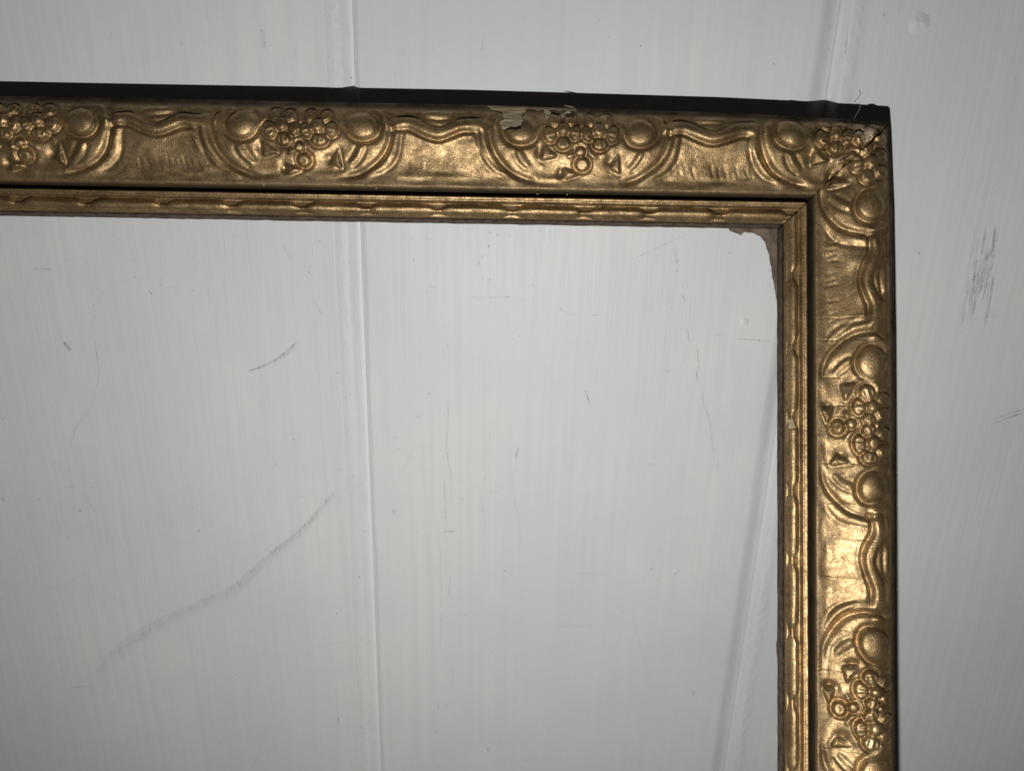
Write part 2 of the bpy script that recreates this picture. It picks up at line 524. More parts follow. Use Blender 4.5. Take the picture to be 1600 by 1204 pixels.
mark([(986, 935), (992, 975), (1010, 1040)], 1.6, 0.16)
mark([(408, 45), (412, 62), (414, 80)], 8, 0.22, RUST, 'dirt_streak')
spot(409, 62, 2, 0.5, RUST); spot(414, 67, 1.8, 0.5, RUST); spot(507, 25, 1.5, 0.6)
mark([(757, 52), (752, 82)], 1.6, 0.3); mark([(657, 105), (658, 113)], 1.5, 0.4)
spot(1295, 45, 1.8, 0.75); spot(1380, 24, 2.4, 0.55, RUST); spot(1373, 66, 2.6, 0.35, RUST); spot(1362, 106, 1.1, 0.6)
mark([(1326, 34), (1322, 60), (1320, 90)], 1.6, 0.5, wob=1.0)
for x, y in ((1081, 1081), (763, 1170), (615, 799)):
    mark([(x - 2, y + 3), (x, y - 3), (x + 3, y + 1), (x - 1, y + 4)], 1.0, 0.8)
rs = np.random.RandomState(77)
for i in range(46):                       # small knocks and hair-thin scratches all over
    x, y = rs.uniform(0, 1600), rs.uniform(0, 1204)
    an = rs.choice([rs.normal(1.5, 0.25), rs.uniform(0, 3.1)]); L = rs.uniform(3, 22)
    mark([(x, y), (x + L * math.cos(an) * 0.5 + rs.uniform(-1, 1), y + L * math.sin(an) * 0.5), (x + L * math.cos(an), y + L * math.sin(an))],
         rs.uniform(0.8, 1.6), rs.uniform(0.08, 0.24), seed=i)

def nail_head(px, py, r, h):
    c = wall_pt(px, py)
    rr = np.linspace(0, 1, 9); aa = np.linspace(0, 2 * math.pi, 25)[:-1]
    V = [[c[0], -h - 1.2, c[1]]]
    for q in rr[1:]:
        for a in aa:
            V.append([c[0] + r * q * math.cos(a), -h * math.exp(-(q * 1.7) ** 2) * (1 + 0.25 * math.sin(a * 2 + 1)) - 1.0 + 2.4 * q ** 2, c[1] + r * q * math.sin(a) * (1 + 0.1 * math.cos(a * 3))])
    f = []
    for i in range(24):
        f.append([0, 1 + (i + 1) % 24, 1 + i, 1 + i])
    q4 = []
    for k_ in range(7):
        for i in range(24):
            a = 1 + k_ * 24 + i; b = 1 + k_ * 24 + (i + 1) % 24
            q4.append([a, b, b + 24, a + 24])
    tri = [[0, 1 + (i + 1) % 24, 1 + i] for i in range(24)]
    me = bpy.data.meshes.new('nail_head')
    me.from_pydata([tuple(np.array(v) * U) for v in V], [], [t[::-1] for t in tri] + [t[::-1] for t in q4])
    me.polygons.foreach_set('use_smooth', [True] * len(me.polygons))
    me.materials.append(PAINT)
    a = me.attributes.new('lumpy', 'FLOAT', 'POINT')
    return link(bpy.data.objects.new('nail_head', me), board_at(c[0], c[1]))
nail_head(1436, 36, 24, 2.6)
nail_head(1163, 503, 12, 1.0)
nail_head(1055, 892, 11, 1.2)

# ------------------------------------------------------------------ the picture frame
frame = bpy.data.objects.new('picture_frame', None)
link(frame)
frame['label'] = 'old gold picture frame with moulded flowers leaning on white boards'
frame['category'] = 'picture frame'
VG = 138.0
gt = frame_pt(640, 300.5, 40); gr = frame_pt(1266.5, 760, 40)
XC = gr[0] + VG                          # outer corner of the frame, frame units
YC = gt[1] + VG
PERIOD = 437.0
XLFT = XC - (4 * PERIOD + 150)
YBOT = YC - (3 * PERIOD + 150)
OX, OY = (XC + XLFT) / 2, YBOT           # the frame's own origin: middle of its foot
frame.matrix_world = Matrix((
    (xw.x, FY.x, FZ.x, 0), (xw.y, FY.y, FZ.y, 0), (xw.z, FY.z, FZ.z, 0), (0, 0, 0, 1)))
frame.location = FO + xw * (OX * U) + FY * (OY * U)

# --- cross-section (v across from the outer edge, z above the back reference)
SIDE = [(6, -50), (3, -20), (1, 5), (0.2, 28), (1, 37)]
FACE = [(1, 37), (2.2, 42), (4.5, 46), (8, 49.4), (14, 53.8), (21, 58.8), (32, 65.6), (45, 71.4), (60, 71), (72, 68.5), (85, 63.6), (100, 57.2),
        (112, 52.8), (122, 50.4), (130, 49.3), (132.4, 48.2), (134.2, 43), (134.9, 30), (135.6, 14), (138, 10), (141.0, 14), (142.2, 34), (143.6, 45),
        (146.0, 48.6), (148.2, 47.9), (149.2, 46.8), (150.4, 47.4), (152.4, 46.6), (153.8, 43.0), (155, 40), (156.5, 39), (165, 39.5), (173, 38.6),
        (176, 37), (177.8, 33)]
LIP = [(178.8, 28), (179.2, 18), (178.6, 8), (178, 5)]
BACKP = [(160, 5), (158, 3), (158, -48), (155, -50), (100, -50)]

def densify(pts, step, sig):
    p = np.array(pts, float)
    L = np.concatenate([[0], np.cumsum(np.hypot(*np.diff(p, axis=0).T))])
    fine_ = np.arange(0, L[-1], 0.2)
    q = np.stack([np.interp(fine_, L, p[:, 0]), np.interp(fine_, L, p[:, 1])], -1)
    if sig:
        kx = np.arange(-int(sig * 15), int(sig * 15) + 1) * 0.2
        kk = np.exp(-(kx / sig) ** 2 / 2); kk /= kk.sum()
        pad = len(kx) // 2
        for c in range(2):
            e = np.concatenate([2 * q[0, c] - q[pad:0:-1, c], q[:, c], 2 * q[-1, c] - q[-2:-pad - 2:-1, c]])
            q[:, c] = np.convolve(e, kk, 'valid')
    n = max(2, int(L[-1] / step))
    ii = np.linspace(0, len(q) - 1, n).astype(int)
    return q[ii]

def profile(step):
    a = densify(SIDE, step * 4, 0)
    nd = [i for i, p in enumerate(FACE) if p[0] < 131][-1] + 1
    b1 = densify(spline(FACE[:nd], 10), step, 2.2)
    b2_ = densify(FACE[nd - 1:], step, 0.7)
    b = np.vstack([b1, b2_[1:]])
    # broad dome part gets a wider smoothing
    c = densify(LIP, step * 2.5, 0)
    d = np.array(BACKP, float)
    P = np.vstack([a[:-1], b, c, d])
    kind = np.concatenate([np.full(len(a) - 1, 0), np.full(len(b), 1), np.full(len(c), 2), np.full(len(d), 3)])
    return P, kind

zb = densify(FACE, 0.5, 4.0)
ZPROF = lambda v: np.interp(v, zb[:, 0], zb[:, 1])

# --- the moulded pattern
class Relief:
    def __init__(s, S, Vs):
        s.S, s.V = S, Vs
        s.add = np.zeros_like(S)
        s.raised = np.zeros_like(S)
        s.ids = np.zeros(S.shape, int)
        s.names = {}
        s.next = 1
    def win(s, lo, hi):
        c = np.where((s.S[:, 60] >= lo - 60) & (s.S[:, 60] <= hi + 60))[0]
        return slice(c[0], c[-1] + 1) if len(c) else None

def dome(X, Y, cx, cy, rx, ry, p=0.5, rot=0.0):
    c, s_ = math.cos(rot), math.sin(rot)
    x = ((X - cx) * c + (Y - cy) * s_) / rx
    y = (-(X - cx) * s_ + (Y - cy) * c) / ry
    d2 = x * x + y * y
    return np.clip(1 - d2, 0, 1) ** p, np.sqrt(d2), x, y

def add_motif(R, s0, rng, amp=1.0):
    w_ = R.win(s0 - 130, s0 + 130)
    if w_ is None: return
    S = R.S[w_]; V = R.V[w_]
    X = S - s0; Y = V.copy()
    sd = rng.randint(0, 1000)
    X = X + value_noise(S / 34.0 + 3, V / 30.0 + 9, sd) * 1.9
    Y = Y + value_noise(S / 34.0 + 13, V / 30.0 + 5, sd + 1) * 1.6
    A = np.zeros_like(X); Rz = np.zeros_like(X)
    ids = np.zeros(X.shape, int)
    def line(pts, depth, wd, fade=True):
        d, t = seg_dist(X, Y, spline(pts, 6))
        e = np.clip(np.minimum(t, 1 - t) / 0.12, 0.15, 1) if fade else 1
        return depth * np.exp(-(d / wd) ** 2) * e
    def band(pts, hw, h, soft=2.0):
        d, t = seg_dist(X, Y, spline(pts, 6))
        e = np.clip(np.minimum(t, 1 - t) / 0.08, 0.2, 1)
        return h * (1 - sstep(hw - soft, hw + soft, d)) * e
    # shield-shaped cartouche: rims on both flanks
    for sg, sh in ((1, 0), (-1, 4)):
        m = lambda pts: [(sg * (x + sh), y) for x, y in pts]
        inner = m([(120, 12), (134, 20), (140, 34), (139, 53), (128, 80), (106, 103), (80, 114), (58, 119)])
        outer = m([(158, 34), (156, 56), (150, 84), (134, 104), (106, 117)])
        rimc = m([(149, 30), (148, 55), (140, 82), (121, 104), (88, 117)])
        A += band(rimc, 8.0, 2.4, 6.5)
        A -= line(inner, 5.6, 4.8)
        A -= line(outer, rng.uniform(1.2, 2.6), 3.8)
        A += line(m([(102, 13), (112, 10), (122, 15), (131, 24), (134, 38)]), 4.5, 3.2)
        # the field inside the shield swells a little
        A += 3.6 * np.exp(-(((X - sg * 100) / 26) ** 2 + ((Y - 76) / 24) ** 2))
        A -= line(m([(88, 66), (80, 78), (70, 92)]), 1.5, 3.2)
        A -= line(m([(104, 68), (94, 88), (77, 103)]), 1.7, 3.4)
        A += line(m([(97, 66), (88, 84), (74, 98)]), 1.5, 4.0)
        # round boss
        b, d, x_, y_ = dome(X, Y, sg * (93.5 + sh * 0.5) + rng.uniform(-2, 2), 36 + rng.uniform(-1.5, 2), 24.5 * rng.uniform(0.95, 1.06), 22.5 * rng.uniform(0.94, 1.06), rng.uniform(0.6, 0.8), rng.uniform(-0.5, 0.5))
        hb = 8.6 * b
        hb -= 0.5 * np.exp(-(((x_ + 0.1) / 0.55) ** 2 + ((y_ - 0.25) / 0.5) ** 2)) * (b > 0)
        A -= 6.5 * np.exp(-((d - 1.13) / 0.17) ** 2) * (0.60 + 0.45 * np.sin(np.arctan2(y_, x_ * sg) + 0.6))
        Rz = np.maximum(Rz, hb)
        ids[(d < 1.0)] = R.next; R.names[R.next] = 'boss'; R.next += 1
    # low mound under the posy
    A += 3.2 * np.exp(-((X / 50) ** 2 + ((Y - 52) / 42) ** 2) ** 1.5)
    Mo = np.zeros_like(X)
    # flowers
    for (bx, by, brx, bry, petals) in (
        (-29, 36, 9.6, 9.6, [(88, 12.0, 13.0), (162, 12.5, 13.5), (234, 11.5, 11), (306, 11.0, 11), (16, 10.5, 12.0)]),
        (27, 36, 11, 9.6, [(86, 12.0, 14.0), (14, 12.5, 13.0), (306, 11.5, 11), (234, 11.0, 11), (160, 10.5, 12.0)])):
        k = R.next; R.next += 1; R.names[k] = 'flower'
        dx, dy = X - bx, Y - by
        rr_ = np.hypot(dx, dy)
        for (ang, rx, ry) in petals:
            ca, sa = math.cos(math.radians(ang)), math.sin(math.radians(ang))
            rx = rx * rng.uniform(0.93, 1.07); ry = ry * rng.uniform(0.93, 1.07)
            xr = dx * ca + dy * sa - 8.0 - rx * 0.98
            yr = -dx * sa + dy * ca
            wide = ry * (0.62 + 0.38 * sstep(-rx, rx * 0.4, xr))
            d = np.sqrt((xr / rx) ** 2 + (yr / wide) ** 2)
            p_ = np.clip(1 - d * d, 0, 1) ** 0.42
            st = np.exp(-((np.abs(yr) - ry * 0.30) / 1.7) ** 2) * sstep(rx * 0.8, rx * 0.1, np.abs(xr))
            h = (5.0 + 0.12 * xr) * p_ * (1 - 0.50 * st)
            h = h * (0.02 + 0.98 * sstep(brx * 1.0, brx * 1.40, rr_))
            Mo = np.maximum(Mo, 5.6 * np.exp(-((d - 1.12) / 0.17) ** 2))
            Rz = np.maximum(Rz, h)
            ids[d < 1.0] = k
        p_, d, x_, y_ = dome(X, Y, bx, by, brx, bry, 0.55)
        hb = 7.6 * p_ - 1.4 * np.exp(-(d / 0.35) ** 2) * (rng.rand() > 0.5)
        Rz = np.maximum(Rz, hb)
        ids[d < 1.0] = k
    # leaves
    for pts, tip, pit in (
        ([(-64, 58), (-61, 84), (-38, 77)], (-44, 76), (-66, 70, 6, 11)),
        ([(57, 71), (61, 101), (45, 93)], (58, 98), (44, 85, 8, 10)),
        ([(-28, 94), (-23, 114), (-4, 105)], (-16, 108), (-30, 104, 5, 9))):
        k = R.next; R.next += 1; R.names[k] = 'leaf'
        sdv = poly_sd(X, Y, pts)
        tilt = np.exp(-(((X - tip[0]) / 16) ** 2 + ((Y - tip[1]) / 16) ** 2))
        ax, ay = tip[0] - pit[0], tip[1] - pit[1]
        ramp = np.clip(((X - pit[0]) * ax + (Y - pit[1]) * ay) / (ax * ax + ay * ay), 0, 1.15)
        h = (0.6 + 5.4 * ramp) * sstep(-3.0, 3.4, sdv)
        Mo = np.maximum(Mo, 5.0 * np.exp(-(((X - pit[0]) / pit[2]) ** 2 + ((Y - pit[1]) / pit[3]) ** 2)))
        Mo = np.maximum(Mo, 1.3 * np.exp(-((sdv + 3.2) / 2.6) ** 2))
        Rz = np.maximum(Rz, h)
        ids[sdv > 0.0] = k
    # bud, its stalk and the small ball above it
    k = R.next; R.next += 1; R.names[k] = 'bud'
    for (cx, cy, r, hh) in ((2.5, 89, 11.5, 5.8), (-2, 69, 8, 5.0)):
        p_, d, x_, y_ = dome(X, Y, cx, cy, r, r, 0.45)
        h = hh * p_
        if r > 10:
            h = h - 2.2 * np.exp(-(((x_ + 0.1) / 0.42) ** 2 + ((y_ - 0.05) / 0.36) ** 2)) * (p_ > 0)
        Mo = np.maximum(Mo, 5.2 * np.exp(-((d - 1.17) / 0.19) ** 2))
        Rz = np.maximum(Rz, h)
        ids[d < 1.0] = k
    A -= Mo * (1 - sstep(0.2, 2.4, Rz))
    A += line([(-22, 79), (-14, 75), (-6, 71)], 3.4, 2.4)
    A += line([(8, 62), (14, 72), (26, 80)], 2.0, 2.4)
    # small beads of the ground near the outer edge
    for i in range(5):
        cx = rng.uniform(-60, 60); cy = rng.uniform(70, 108)
        A += rng.uniform(0.8, 1.8) * np.exp(-(((X - cx) / 5) ** 2 + ((Y - cy) / 4) ** 2))
    R.add[w_] += A * amp
    R.raised[w_] = np.maximum(R.raised[w_], Rz * amp)
    cur = R.ids[w_]
    cur[ids > 0] = ids[ids > 0]

def add_interval(R, sm, rng):
    """wavy ribbon between two cartouches"""
    w_ = R.win(sm - 75, sm + 75)
    if w_ is None: return
    S = R.S[w_]; V = R.V[w_]
    sd = rng.randint(0, 1000)
    X = S - sm + value_noise(S / 30.0 + 3, V / 30.0 + 9, sd) * 1.8
    Y = V + value_noise(S / 34.0 + 13, V / 30.0 + 5, sd + 1) * 1.6
    A = np.zeros_like(X)
    def line(pts, depth, wd):
        d, t = seg_dist(X, Y, spline(pts, 6))
        e = np.clip(np.minimum(t, 1 - t) / 0.08, 0.25, 1)
        return depth * np.exp(-(d / wd) ** 2) * e
    def band(pts, hw, h, soft=2.0):
        d, t = seg_dist(X, Y, spline(pts, 6))
        e = np.clip(np.minimum(t, 1 - t) / 0.08, 0.2, 1)
        return h * (1 - sstep(hw - soft, hw + soft, d)) * e
    A += band([(-86, 31), (-68, 29), (-50, 28), (-30, 38), (-6, 44), (16, 36), (32, 29), (52, 29), (70, 30)], 7.5, 4.4, 4.2)
    A -= line([(-84, 42), (-66, 39), (-52, 38), (-30, 48), (-7, 54), (18, 46), (34, 40), (54, 41)], 4.2, 3.6)
    A += line([(-78, 47), (-54, 44), (-32, 54), (-7, 60), (20, 52), (36, 46), (52, 47)], 1.4, 3.6)
    A -= line([(-84, 19), (-50, 17), (-30, 25), (-7, 32), (14, 24), (30, 17), (70, 18)], 3.4, 3.4)
    A -= line([(-82, 42), (-85, 60), (-94, 82)], 1.5, 3.4)
    A += line([(-76, 46), (-79, 62), (-88, 86)], 1.0, 4.0)
    A -= line([(55, 42), (60, 60), (76, 84), (98, 106)], 1.3, 3.4)
    A += line([(50, 47), (54, 62), (68, 86), (88, 108)], 0.9, 4.0)
    p_, d, x_, y_ = dome(X, Y, -10, 13, 25, 7.5, 0.5)
    A += 4.6 * p_
    A -= 3.2 * np.exp(-((d - 1.2) / 0.16) ** 2) * (Y > 12)
    for i in range(14):                      # little punched strokes
        x0 = -70 + i * 10 + rng.uniform(-4, 4); sl = rng.uniform(0, 7) + i * 0.3
        if rng.rand() < 0.8:
            y0 = rng.uniform(84, 92)
            A -= line([(x0, y0), (x0 + sl * 0.4, y0 + 9), (x0 + sl, y0 + rng.uniform(13, 24))], rng.uniform(0.4, 1.2), 1.4)
    A -= 2.6 * np.exp(-((X / 62) ** 2 + ((Y - 80) / 26) ** 2))
    R.add[w_] += A

def build_rail(side, s_lo, s_hi, motifs, mids, fine_rng, step_s, step_v, notches, cracks=(), chips=(), flat=(), label=None, detail=True, seed=1, bow=None):
    """side: which edge of the frame; s runs clockwise along the outer edge; mitred at both ends"""
    rng = np.random.RandomState(seed)
    P, kind = profile(step_v)
    M = len(P)
    f0, f1 = fine_rng
    ss = np.concatenate([np.arange(s_lo, f0, 9.0), np.arange(max(f0, s_lo), min(f1, s_hi), step_s), np.arange(min(f1, s_hi), s_hi, 9.0), [s_hi]])
    ss = np.unique(ss)
    t = (ss - s_lo) / (s_hi - s_lo)
    N = len(ss)
    v = P[:, 0]
    jag = value_noise(np.arange(M) * 0.35 + 5, np.full(M, 2.5), seed) * 1.2
    worn = np.clip(1 - v / 115.0, 0, 1)
    rnd = 2.0 * np.exp(-v / 7.0)
    lo = s_lo + v + 1.0 + jag + ((10.0 * worn + rnd) if side == 'right' else 0)
    hi = s_hi - v - 1.0 + np.roll(jag, 7) - ((8.0 * worn + rnd) if side == 'top' else 0)
    S = lo[None, :] + (hi - lo)[None, :] * t[:, None]
    # keep the fine columns where they were asked for: only the ends shear
    S = np.clip(ss[:, None] + 0 * v[None, :], lo[None, :], hi[None, :])
    # spread the clamped columns so that no faces collapse
    for e in (0, 1):
        edge = (s_lo + 210) if e == 0 else (s_hi - 210)
        m = np.where(ss <= edge)[0] if e == 0 else np.where(ss >= edge)[0]
        if len(m) > 2:
            a = ss[m]
            q = (a - a[0]) / (a[-1] - a[0])
            if e == 0:
                S[m] = lo[None, :] + (a[-1] - lo)[None, :] * q[:, None]
            else:
                S[m] = a[0] + (hi - a[0])[None, :] * q[:, None]
    V = np.broadcast_to(v[None, :], S.shape).copy()
    Z = np.broadcast_to(P[:, 1][None, :], S.shape).copy()
    face = (kind == 1)
    wgt = np.where(face, 0.08 * sstep(3, 8, v) + 0.92 * sstep(12.0, 31.0, v), 0.0)
    inw = np.clip(1 - V / 138.0, 0, 1)
    shift = np.zeros_like(S)
    if side == 'top':
        shift = inw * np.interp(s_hi - S, [0, 100, 290, 690, 1400], [10.5, 4.5, -2.0, -8.0, -9.0])
    if side == 'right':
        shift = inw * np.interp(S, [0, 60, 200, 420, 1000, 1400], [9.0, 6.0, 3.0, 3.0, 8.0, 9.5])
    if side == 'right':
        Vs = V + shift - 5.0 - 0.46 * (ZPROF(V) - 40.0)
    else:
        Vs = V + shift + 1.0 - 0.33 * (ZPROF(V) - 40.0)
    R = Relief(S, Vs)
    R.V = np.where(face[None, :], Vs, -500.0)
    chip = np.zeros_like(S); 
    if detail:
        for s0 in motifs: add_motif(R, s0, rng, rng.uniform(0.88, 1.12))
        for sm in mids: add_interval(R, sm, rng)
    orn = (v < 131) & face
    def blur(a, n):
        for _ in range(n):
            b = a.copy()
            b[1:-1] = (a[:-2] + 2 * a[1:-1] + a[2:]) / 4; a = b.copy()
            a[:, 1:-1] = (b[:, :-2] + 2 * b[:, 1:-1] + b[:, 2:]) / 4
        return a
    H = 1.0 * blur(R.add + R.raised, 4 if detail else 0) * (wgt * orn * (1 - sstep(122, 131, v)))[None, :]
    # soft unevenness of the old composition
    H += (value_noise(S / 24.0, V / 20.0, seed + 5) * 0.7 + value_noise(S / 11.0, V / 10.0, seed + 6) * 0.30) * (wgt * orn)[None, :]
    # plain band beside the quirk, with the worn scallop shapes
    H += 1.3 * value_noise(S / 30.0, V / 9.0 + 40, seed + 7) * (np.exp(-((v - 118) / 10.0) ** 2) * face)[None, :]
    # notched bead along the sight edge
    nb = np.full(S.shape, 1e9)
    for q in notches:
        nb = np.where(np.abs(S - q) < np.abs(nb), S - q, nb)
    pin = np.exp(-(nb / 8.0) ** 2) + 0.6 * np.exp(-((nb - 9) / 8.0) ** 2)
    pin = np.clip(pin, 0, 1)
    hw = 9.4 - 5.4 * pin
    cen = 165.6 + 2.6 * pin + 0.4 * value_noise(S / 40.0, V * 0 + 3, seed + 8)
    xx = np.clip(1 - ((V - cen) / hw) ** 2, 0, 1)
    H += np.where(face[None, :] & (V > 156), (9.6 - 3.6 * pin) * xx ** 0.7, 0)
    H += np.where(face[None, :] & (V > 143), value_noise(S / 16.0, V / 5.0 + 70, seed + 3) * 0.35, 0)
    # fine cracks across the rail
    for (sc_, v0, v1, dep) in cracks:
        wig = value_noise(V / 9.0 + sc_, V * 0 + 1.5, seed + 2) * 1.6
        m = sstep(v0 - 2, v0 + 2, V) * (1 - sstep(v1 - 2, v1 + 2, V))
        H -= 0.6 * dep * np.exp(-((S - sc_ - wig) / 0.95) ** 2) * m * face[None, :]
    # losses of plaster
    for (pts, depth, amount) in chips:
        sdv = poly_sd(S, np.where(face[None, :], Vs, 400), pts) + value_noise(S / 7.0, V / 6.0, seed + 11) * 1.6
        m = sstep(-0.6, 0.8, sdv)
        chip = np.maximum(chip, m * amount)
        tgt = (-depth + value_noise(S / 10.0, V / 2.5, seed + 12) * 0.6) * sstep(4, 20, V)
        H = H * (1 - m) + np.minimum(tgt, H) * m
    # outward normal of the section
    tan = np.gradient(P, axis=0)
    tan /= np.hypot(tan[:, 0], tan[:, 1])[:, None] + 1e-9
    nv, nz = -tan[:, 1], tan[:, 0]
    sm_ = np.exp(-(np.arange(-14, 15) / 6.0) ** 2); sm_ /= sm_.sum()
    nv2 = np.convolve(np.pad(nv, 14, 'edge'), sm_, 'valid'); nz2 = np.convolve(np.pad(nz, 14, 'edge'), sm_, 'valid')
    ln = np.hypot(nv2, nz2) + 1e-9
    use = orn
    nv = np.where(use, nv2 / ln, 0 * nv); nz = np.where(use, nz2 / ln, 1.0)
    # ragged lower arris of the lip and the outer edge
    rag = np.where(kind == 2, 1.0, 0.0)
    V = V + nv[None, :] * H + rag[None, :] * value_noise(S / 14.0, V * 0 + 8, seed + 4) * 0.45
    Z = Z + nz[None, :] * H
    V = V + shift
    brown = np.zeros(M)
    brown = np.where(kind == 0, 1.25, brown); brown = np.where(kind >= 2, 1.15, brown)
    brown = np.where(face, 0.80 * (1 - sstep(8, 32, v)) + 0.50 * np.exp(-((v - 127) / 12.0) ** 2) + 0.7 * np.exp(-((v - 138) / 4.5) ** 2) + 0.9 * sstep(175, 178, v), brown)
    quirk_dark = np.exp(-((v - 138) / 3.6) ** 4) * face  # darker colour mask centred on the quirk groove
    quirk_dark2 = np.broadcast_to(quirk_dark[None, :], S.shape)
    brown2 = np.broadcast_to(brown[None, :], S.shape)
    for (pts, amount) in flat:
        sdv = poly_sd(S, np.where(face[None, :], Vs, 400), pts) + value_noise(S / 4.0, V / 4.0, seed + 21) * 2.0
        chip = np.maximum(chip, sstep(-1, 1, sdv) * amount)
    # to frame coordinates
    if side == 'top':      X3, Y3 = XLFT + S, YC - V
    elif side == 'right':  X3, Y3 = XC - V, YC - S
    elif side == 'bottom': X3, Y3 = XC - S, YBOT + V
    else:                  X3, Y3 = XLFT + V, YBOT + S
    G = np.stack([X3 - OX, Y3 - OY, Z], -1)
    # vertex normals of the whole sheet
    du = np.gradient(G, axis=0); dv = np.gradient(G, axis=1)
    nrm = np.cross(dv, du); nrm /= np.linalg.norm(nrm, axis=-1)[..., None] + 1e-9
    jm = int(np.where(face)[0][len(np.where(face)[0]) // 3])
    flip = nrm[N // 2, jm, 2] < 0
    if flip: nrm = -nrm
    idx = np.arange(N * M).reshape(N, M)
    fc = np.stack([idx[:-1, :-1], idx[:-1, 1:], idx[1:, 1:], idx[1:, :-1]], -1)
    # winding
    a, b, c = G[N // 2, jm], G[N // 2, jm + 1], G[N // 2 + 1, jm + 1]
    if np.cross(b - a, c - a)[2] < 0:
        fc = fc[..., ::-1]
    faces = fc.reshape(-1, 4)
    # close the back
    cl_ = np.stack([idx[:-1, -1], idx[:-1, 0], idx[1:, 0], idx[1:, -1]], -1)
    if np.cross(b - a, c - a)[2] < 0: cl_ = cl_[:, ::-1]
    ids = np.where((face & (v < 131))[None, :], R.ids, 0)
    Gr = G.copy()
    parts = []
    if detail:
        for k, nm in R.names.items():
            mask = ids == k
            if mask.sum() < 60: continue
            er = mask.copy()
            for _ in range(2):
                e2 = er.copy()
                e2[1:] &= er[:-1]; e2[:-1] &= er[1:]; e2[:, 1:] &= er[:, :-1]; e2[:, :-1] &= er[:, 1:]
                er = e2
            Gr[er, 2] -= 2.0
            fm = mask[:-1, :-1] & mask[1:, :-1] & mask[:-1, 1:] & mask[1:, 1:]
            ff = fc[fm]
            if len(ff) < 40: continue
            parts.append((nm, ff))
    me = np_mesh('rail', Gr.reshape(-1, 3) * U, np.vstack([faces, cl_]), [GOLD], attrs={'brown': brown2.ravel(), 'chip': chip.ravel(), 'quirk_dark': quirk_dark2.ravel()})
    o = link(bpy.data.objects.new('rail', me), frame)
    if label: o['label'] = label
    flatG = G.reshape(-1, 3); flatN = nrm.reshape(-1, 3); fb = brown2.reshape(-1); fcp = chip.reshape(-1)
    for nm, ff in parts:
        uq, inv = np.unique(ff, return_inverse=True)
        m2 = np_mesh(nm, flatG[uq] * U, inv.reshape(ff.shape), [GOLD], attrs={'brown': fb[uq], 'chip': fcp[uq]}, normals=flatN[uq])
        link(bpy.data.objects.new(nm, m2), o)
    return o

def s_top(px, py=200, z=66): return frame_pt(px, py, z)[0] - XLFT
def s_right(py, px=1350, z=64): return YC - frame_pt(px, py, z)[1]

LT = XC - XLFT; LR = YC - YBOT
top_m = [s_top(x) for x in (-402, 36, 472, 908, 1331)]
top_i = [s_top(x) for x in (-180, 254, 691, 1122)]
tn = [s_top(x, 325, 44) for x in (-82, 26, 134, 252, 360, 470, 570, 682, 797, 910, 1010, 1120, 1232)]
def chipT(pts): return [(s_top(x, 166 + v_), v_) for x, v_ in pts]
chips_top = [
    (chipT([(756, -6), (766, 4), (782, 9), (787, 19), (778, 27), (790, 37), (814, 38), (818, 26), (815, 14), (823, 4), (830, -6)]), 3.0, 1.0),
    (chipT([(822, -6), (822, 2.5), (856, 2.5), (880, 3), (902, 3), (902, -6)]), 0.4, 1.0),
    (chipT([(850, 0), (852, 14), (858, 20), (862, 12), (880, 14), (896, 18), (899, 6), (884, 4), (878, 8), (862, 5)]), 2.0, 0.9)]
flat_top = [([(s_top(1318, 215), 30), (s_top(1337, 216), 31), (s_top(1361, 204), 20), (s_top(1368, 214), 26), (s_top(1347, 241), 52), (s_top(1334, 224), 38)], 0.85)]
cr_top = [(s_top(x), 142, 176, 0.7) for x in (493, 745)]
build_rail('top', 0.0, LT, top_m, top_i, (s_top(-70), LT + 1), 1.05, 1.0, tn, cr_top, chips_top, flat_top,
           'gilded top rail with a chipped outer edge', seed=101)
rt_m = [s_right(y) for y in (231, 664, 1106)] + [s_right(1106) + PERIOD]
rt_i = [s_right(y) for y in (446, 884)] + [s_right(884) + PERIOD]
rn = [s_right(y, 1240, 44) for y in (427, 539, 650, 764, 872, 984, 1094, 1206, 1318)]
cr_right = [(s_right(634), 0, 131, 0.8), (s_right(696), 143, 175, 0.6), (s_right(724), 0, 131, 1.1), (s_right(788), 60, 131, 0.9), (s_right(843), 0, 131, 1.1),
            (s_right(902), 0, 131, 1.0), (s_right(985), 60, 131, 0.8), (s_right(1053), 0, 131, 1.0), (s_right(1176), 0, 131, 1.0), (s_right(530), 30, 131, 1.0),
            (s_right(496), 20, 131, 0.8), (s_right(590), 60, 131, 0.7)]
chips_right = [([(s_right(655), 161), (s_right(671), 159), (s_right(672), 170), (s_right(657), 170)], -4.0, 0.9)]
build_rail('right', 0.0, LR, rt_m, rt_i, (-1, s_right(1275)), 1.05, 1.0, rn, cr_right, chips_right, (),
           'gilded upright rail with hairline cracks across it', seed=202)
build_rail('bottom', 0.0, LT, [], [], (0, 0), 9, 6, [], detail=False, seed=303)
build_rail('left', 0.0, LR, [], [], (0, 0), 9, 6, [], detail=False, seed=404)

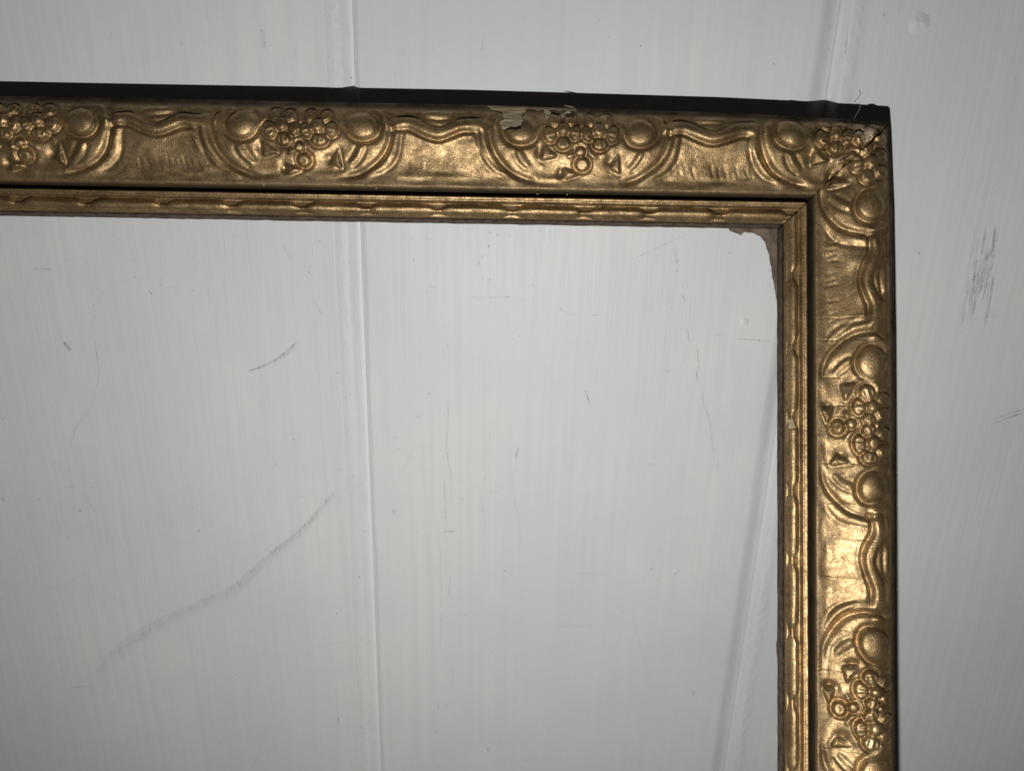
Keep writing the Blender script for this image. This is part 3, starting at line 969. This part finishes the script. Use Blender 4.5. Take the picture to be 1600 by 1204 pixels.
# --- leftovers at the back of the lip
def flake(name, pts, z, thick, mat, label=None, ragged=1.2, seed=3):
    rs = np.random.RandomState(seed)
    q = np.array([frame_pt(x, y, z) for x, y in pts])
    P_ = []
    for i in range(len(q)):
        a, b = q[i], q[(i + 1) % len(q)]
        n = max(2, int(np.hypot(*(b - a)) / 3))
        for t_ in np.linspace(0, 1, n, endpoint=False):
            P_.append(a + (b - a) * t_ + rs.uniform(-ragged, ragged, 2) * 0.5)
    P_ = np.array(P_) - np.array([OX, OY])
    n = len(P_)
    vs = [(x * U, y * U, z * U) for x, y in P_] + [(x * U, y * U, (z - thick) * U) for x, y in P_]
    fs = [list(range(n)), list(range(2 * n - 1, n - 1, -1))] + [[i, n + i, n + (i + 1) % n, (i + 1) % n] for i in range(n)]
    me = bpy.data.meshes.new(name); me.from_pydata(vs, [], fs); me.materials.append(mat)
    import bmesh
    bm = bmesh.new(); bm.from_mesh(me); bmesh.ops.recalc_face_normals(bm, faces=bm.faces); bm.to_mesh(me); bm.free()
    o = link(bpy.data.objects.new(name, me), frame)
    if label: o['label'] = label
    return o
flake('paper_remnant', [(1136, 352), (1142, 359), (1160, 366), (1164, 361), (1178, 363), (1190, 368), (1197, 377), (1203, 396), (1207, 418), (1211, 444), (1215, 466),
                        (1218, 490), (1221, 520), (1224, 560), (1236, 560), (1240, 350)], 5.5, 6, PAPER, 'brown glued paper remnant rounding the inside corner')
flake('torn_flake', [(1217, 893), (1218, 908), (1216, 925), (1218, 950), (1219, 975), (1226, 975), (1226, 890)], 3, 4, GREYBIT, 'grey flake behind the lip')
flake('torn_flake', [(1216, 992), (1214, 1012), (1216, 1030), (1216, 1046), (1222, 1050), (1226, 1050), (1226, 985)], 3, 4, PAPER, 'tan flake behind the lip')

def strand(name, pts3, r, mat, label):
    cu = bpy.data.curves.new(name, 'CURVE'); cu.dimensions = '3D'; cu.bevel_depth = r * U; cu.bevel_resolution = 2
    sp = cu.splines.new('POLY')
    P_ = spline([list(p) for p in pts3], 8)
    sp.points.add(len(P_) - 1)
    for i, p in enumerate(P_):
        sp.points[i].co = ((p[0] - OX) * U, (p[1] - OY) * U, p[2] * U, 1)
    tmp = bpy.data.objects.new(name, cu)
    sc.collection.objects.link(tmp)
    dg = bpy.context.evaluated_depsgraph_get()
    me = bpy.data.meshes.new_from_object(tmp.evaluated_get(dg))
    bpy.data.objects.remove(tmp)
    me.materials.clear(); me.materials.append(mat)
    o = link(bpy.data.objects.new(name, me), frame)
    o['label'] = label
    return o
def fp3(x, y, z): return (*frame_pt(x, y, z), z)
strand('hair', [fp3(1334, 186, 50), fp3(1340, 176, 44), fp3(1344, 168, 40), fp3(1342, 160, 38)], 0.4, HAIR, 'thin pale hair curling off the top edge')
flake('splinter', [(881, 164.5), (893, 166.5), (906, 169.5), (906, 171), (893, 168)], 42, 1.2, WOODB, 'thin wood splinter lifted from the chipped edge', 0.3)
for i, (x, y, dx, dy) in enumerate(((1207, 405, -3, 3), (1211, 430, -7, 5), (1213, 447, -6, 5), (1215, 462, -3, 6), (1209, 418, -7, 6))):
    strand('fibre', [fp3(x + 4, y - 3, 4), fp3(x + dx * 0.4, y + dy * 0.5, 4), fp3(x + dx, y + dy, 3)], 0.3, PAPER, 'loose brown fibre on the paper remnant')

rs = np.random.RandomState(5)
for x, y in ((412, 289), (840, 303), (886, 304), (588, 294)):   # dust in the quirk
    q = [(x + 1.3 * math.cos(a) * rs.uniform(0.7, 1.3), y + 1.1 * math.sin(a) * rs.uniform(0.7, 1.3)) for a in np.linspace(0, 6.283, 7)[:-1]]
    flake('dust_crumb', q, 48, 2.0, CRUMB, None, 0.0)
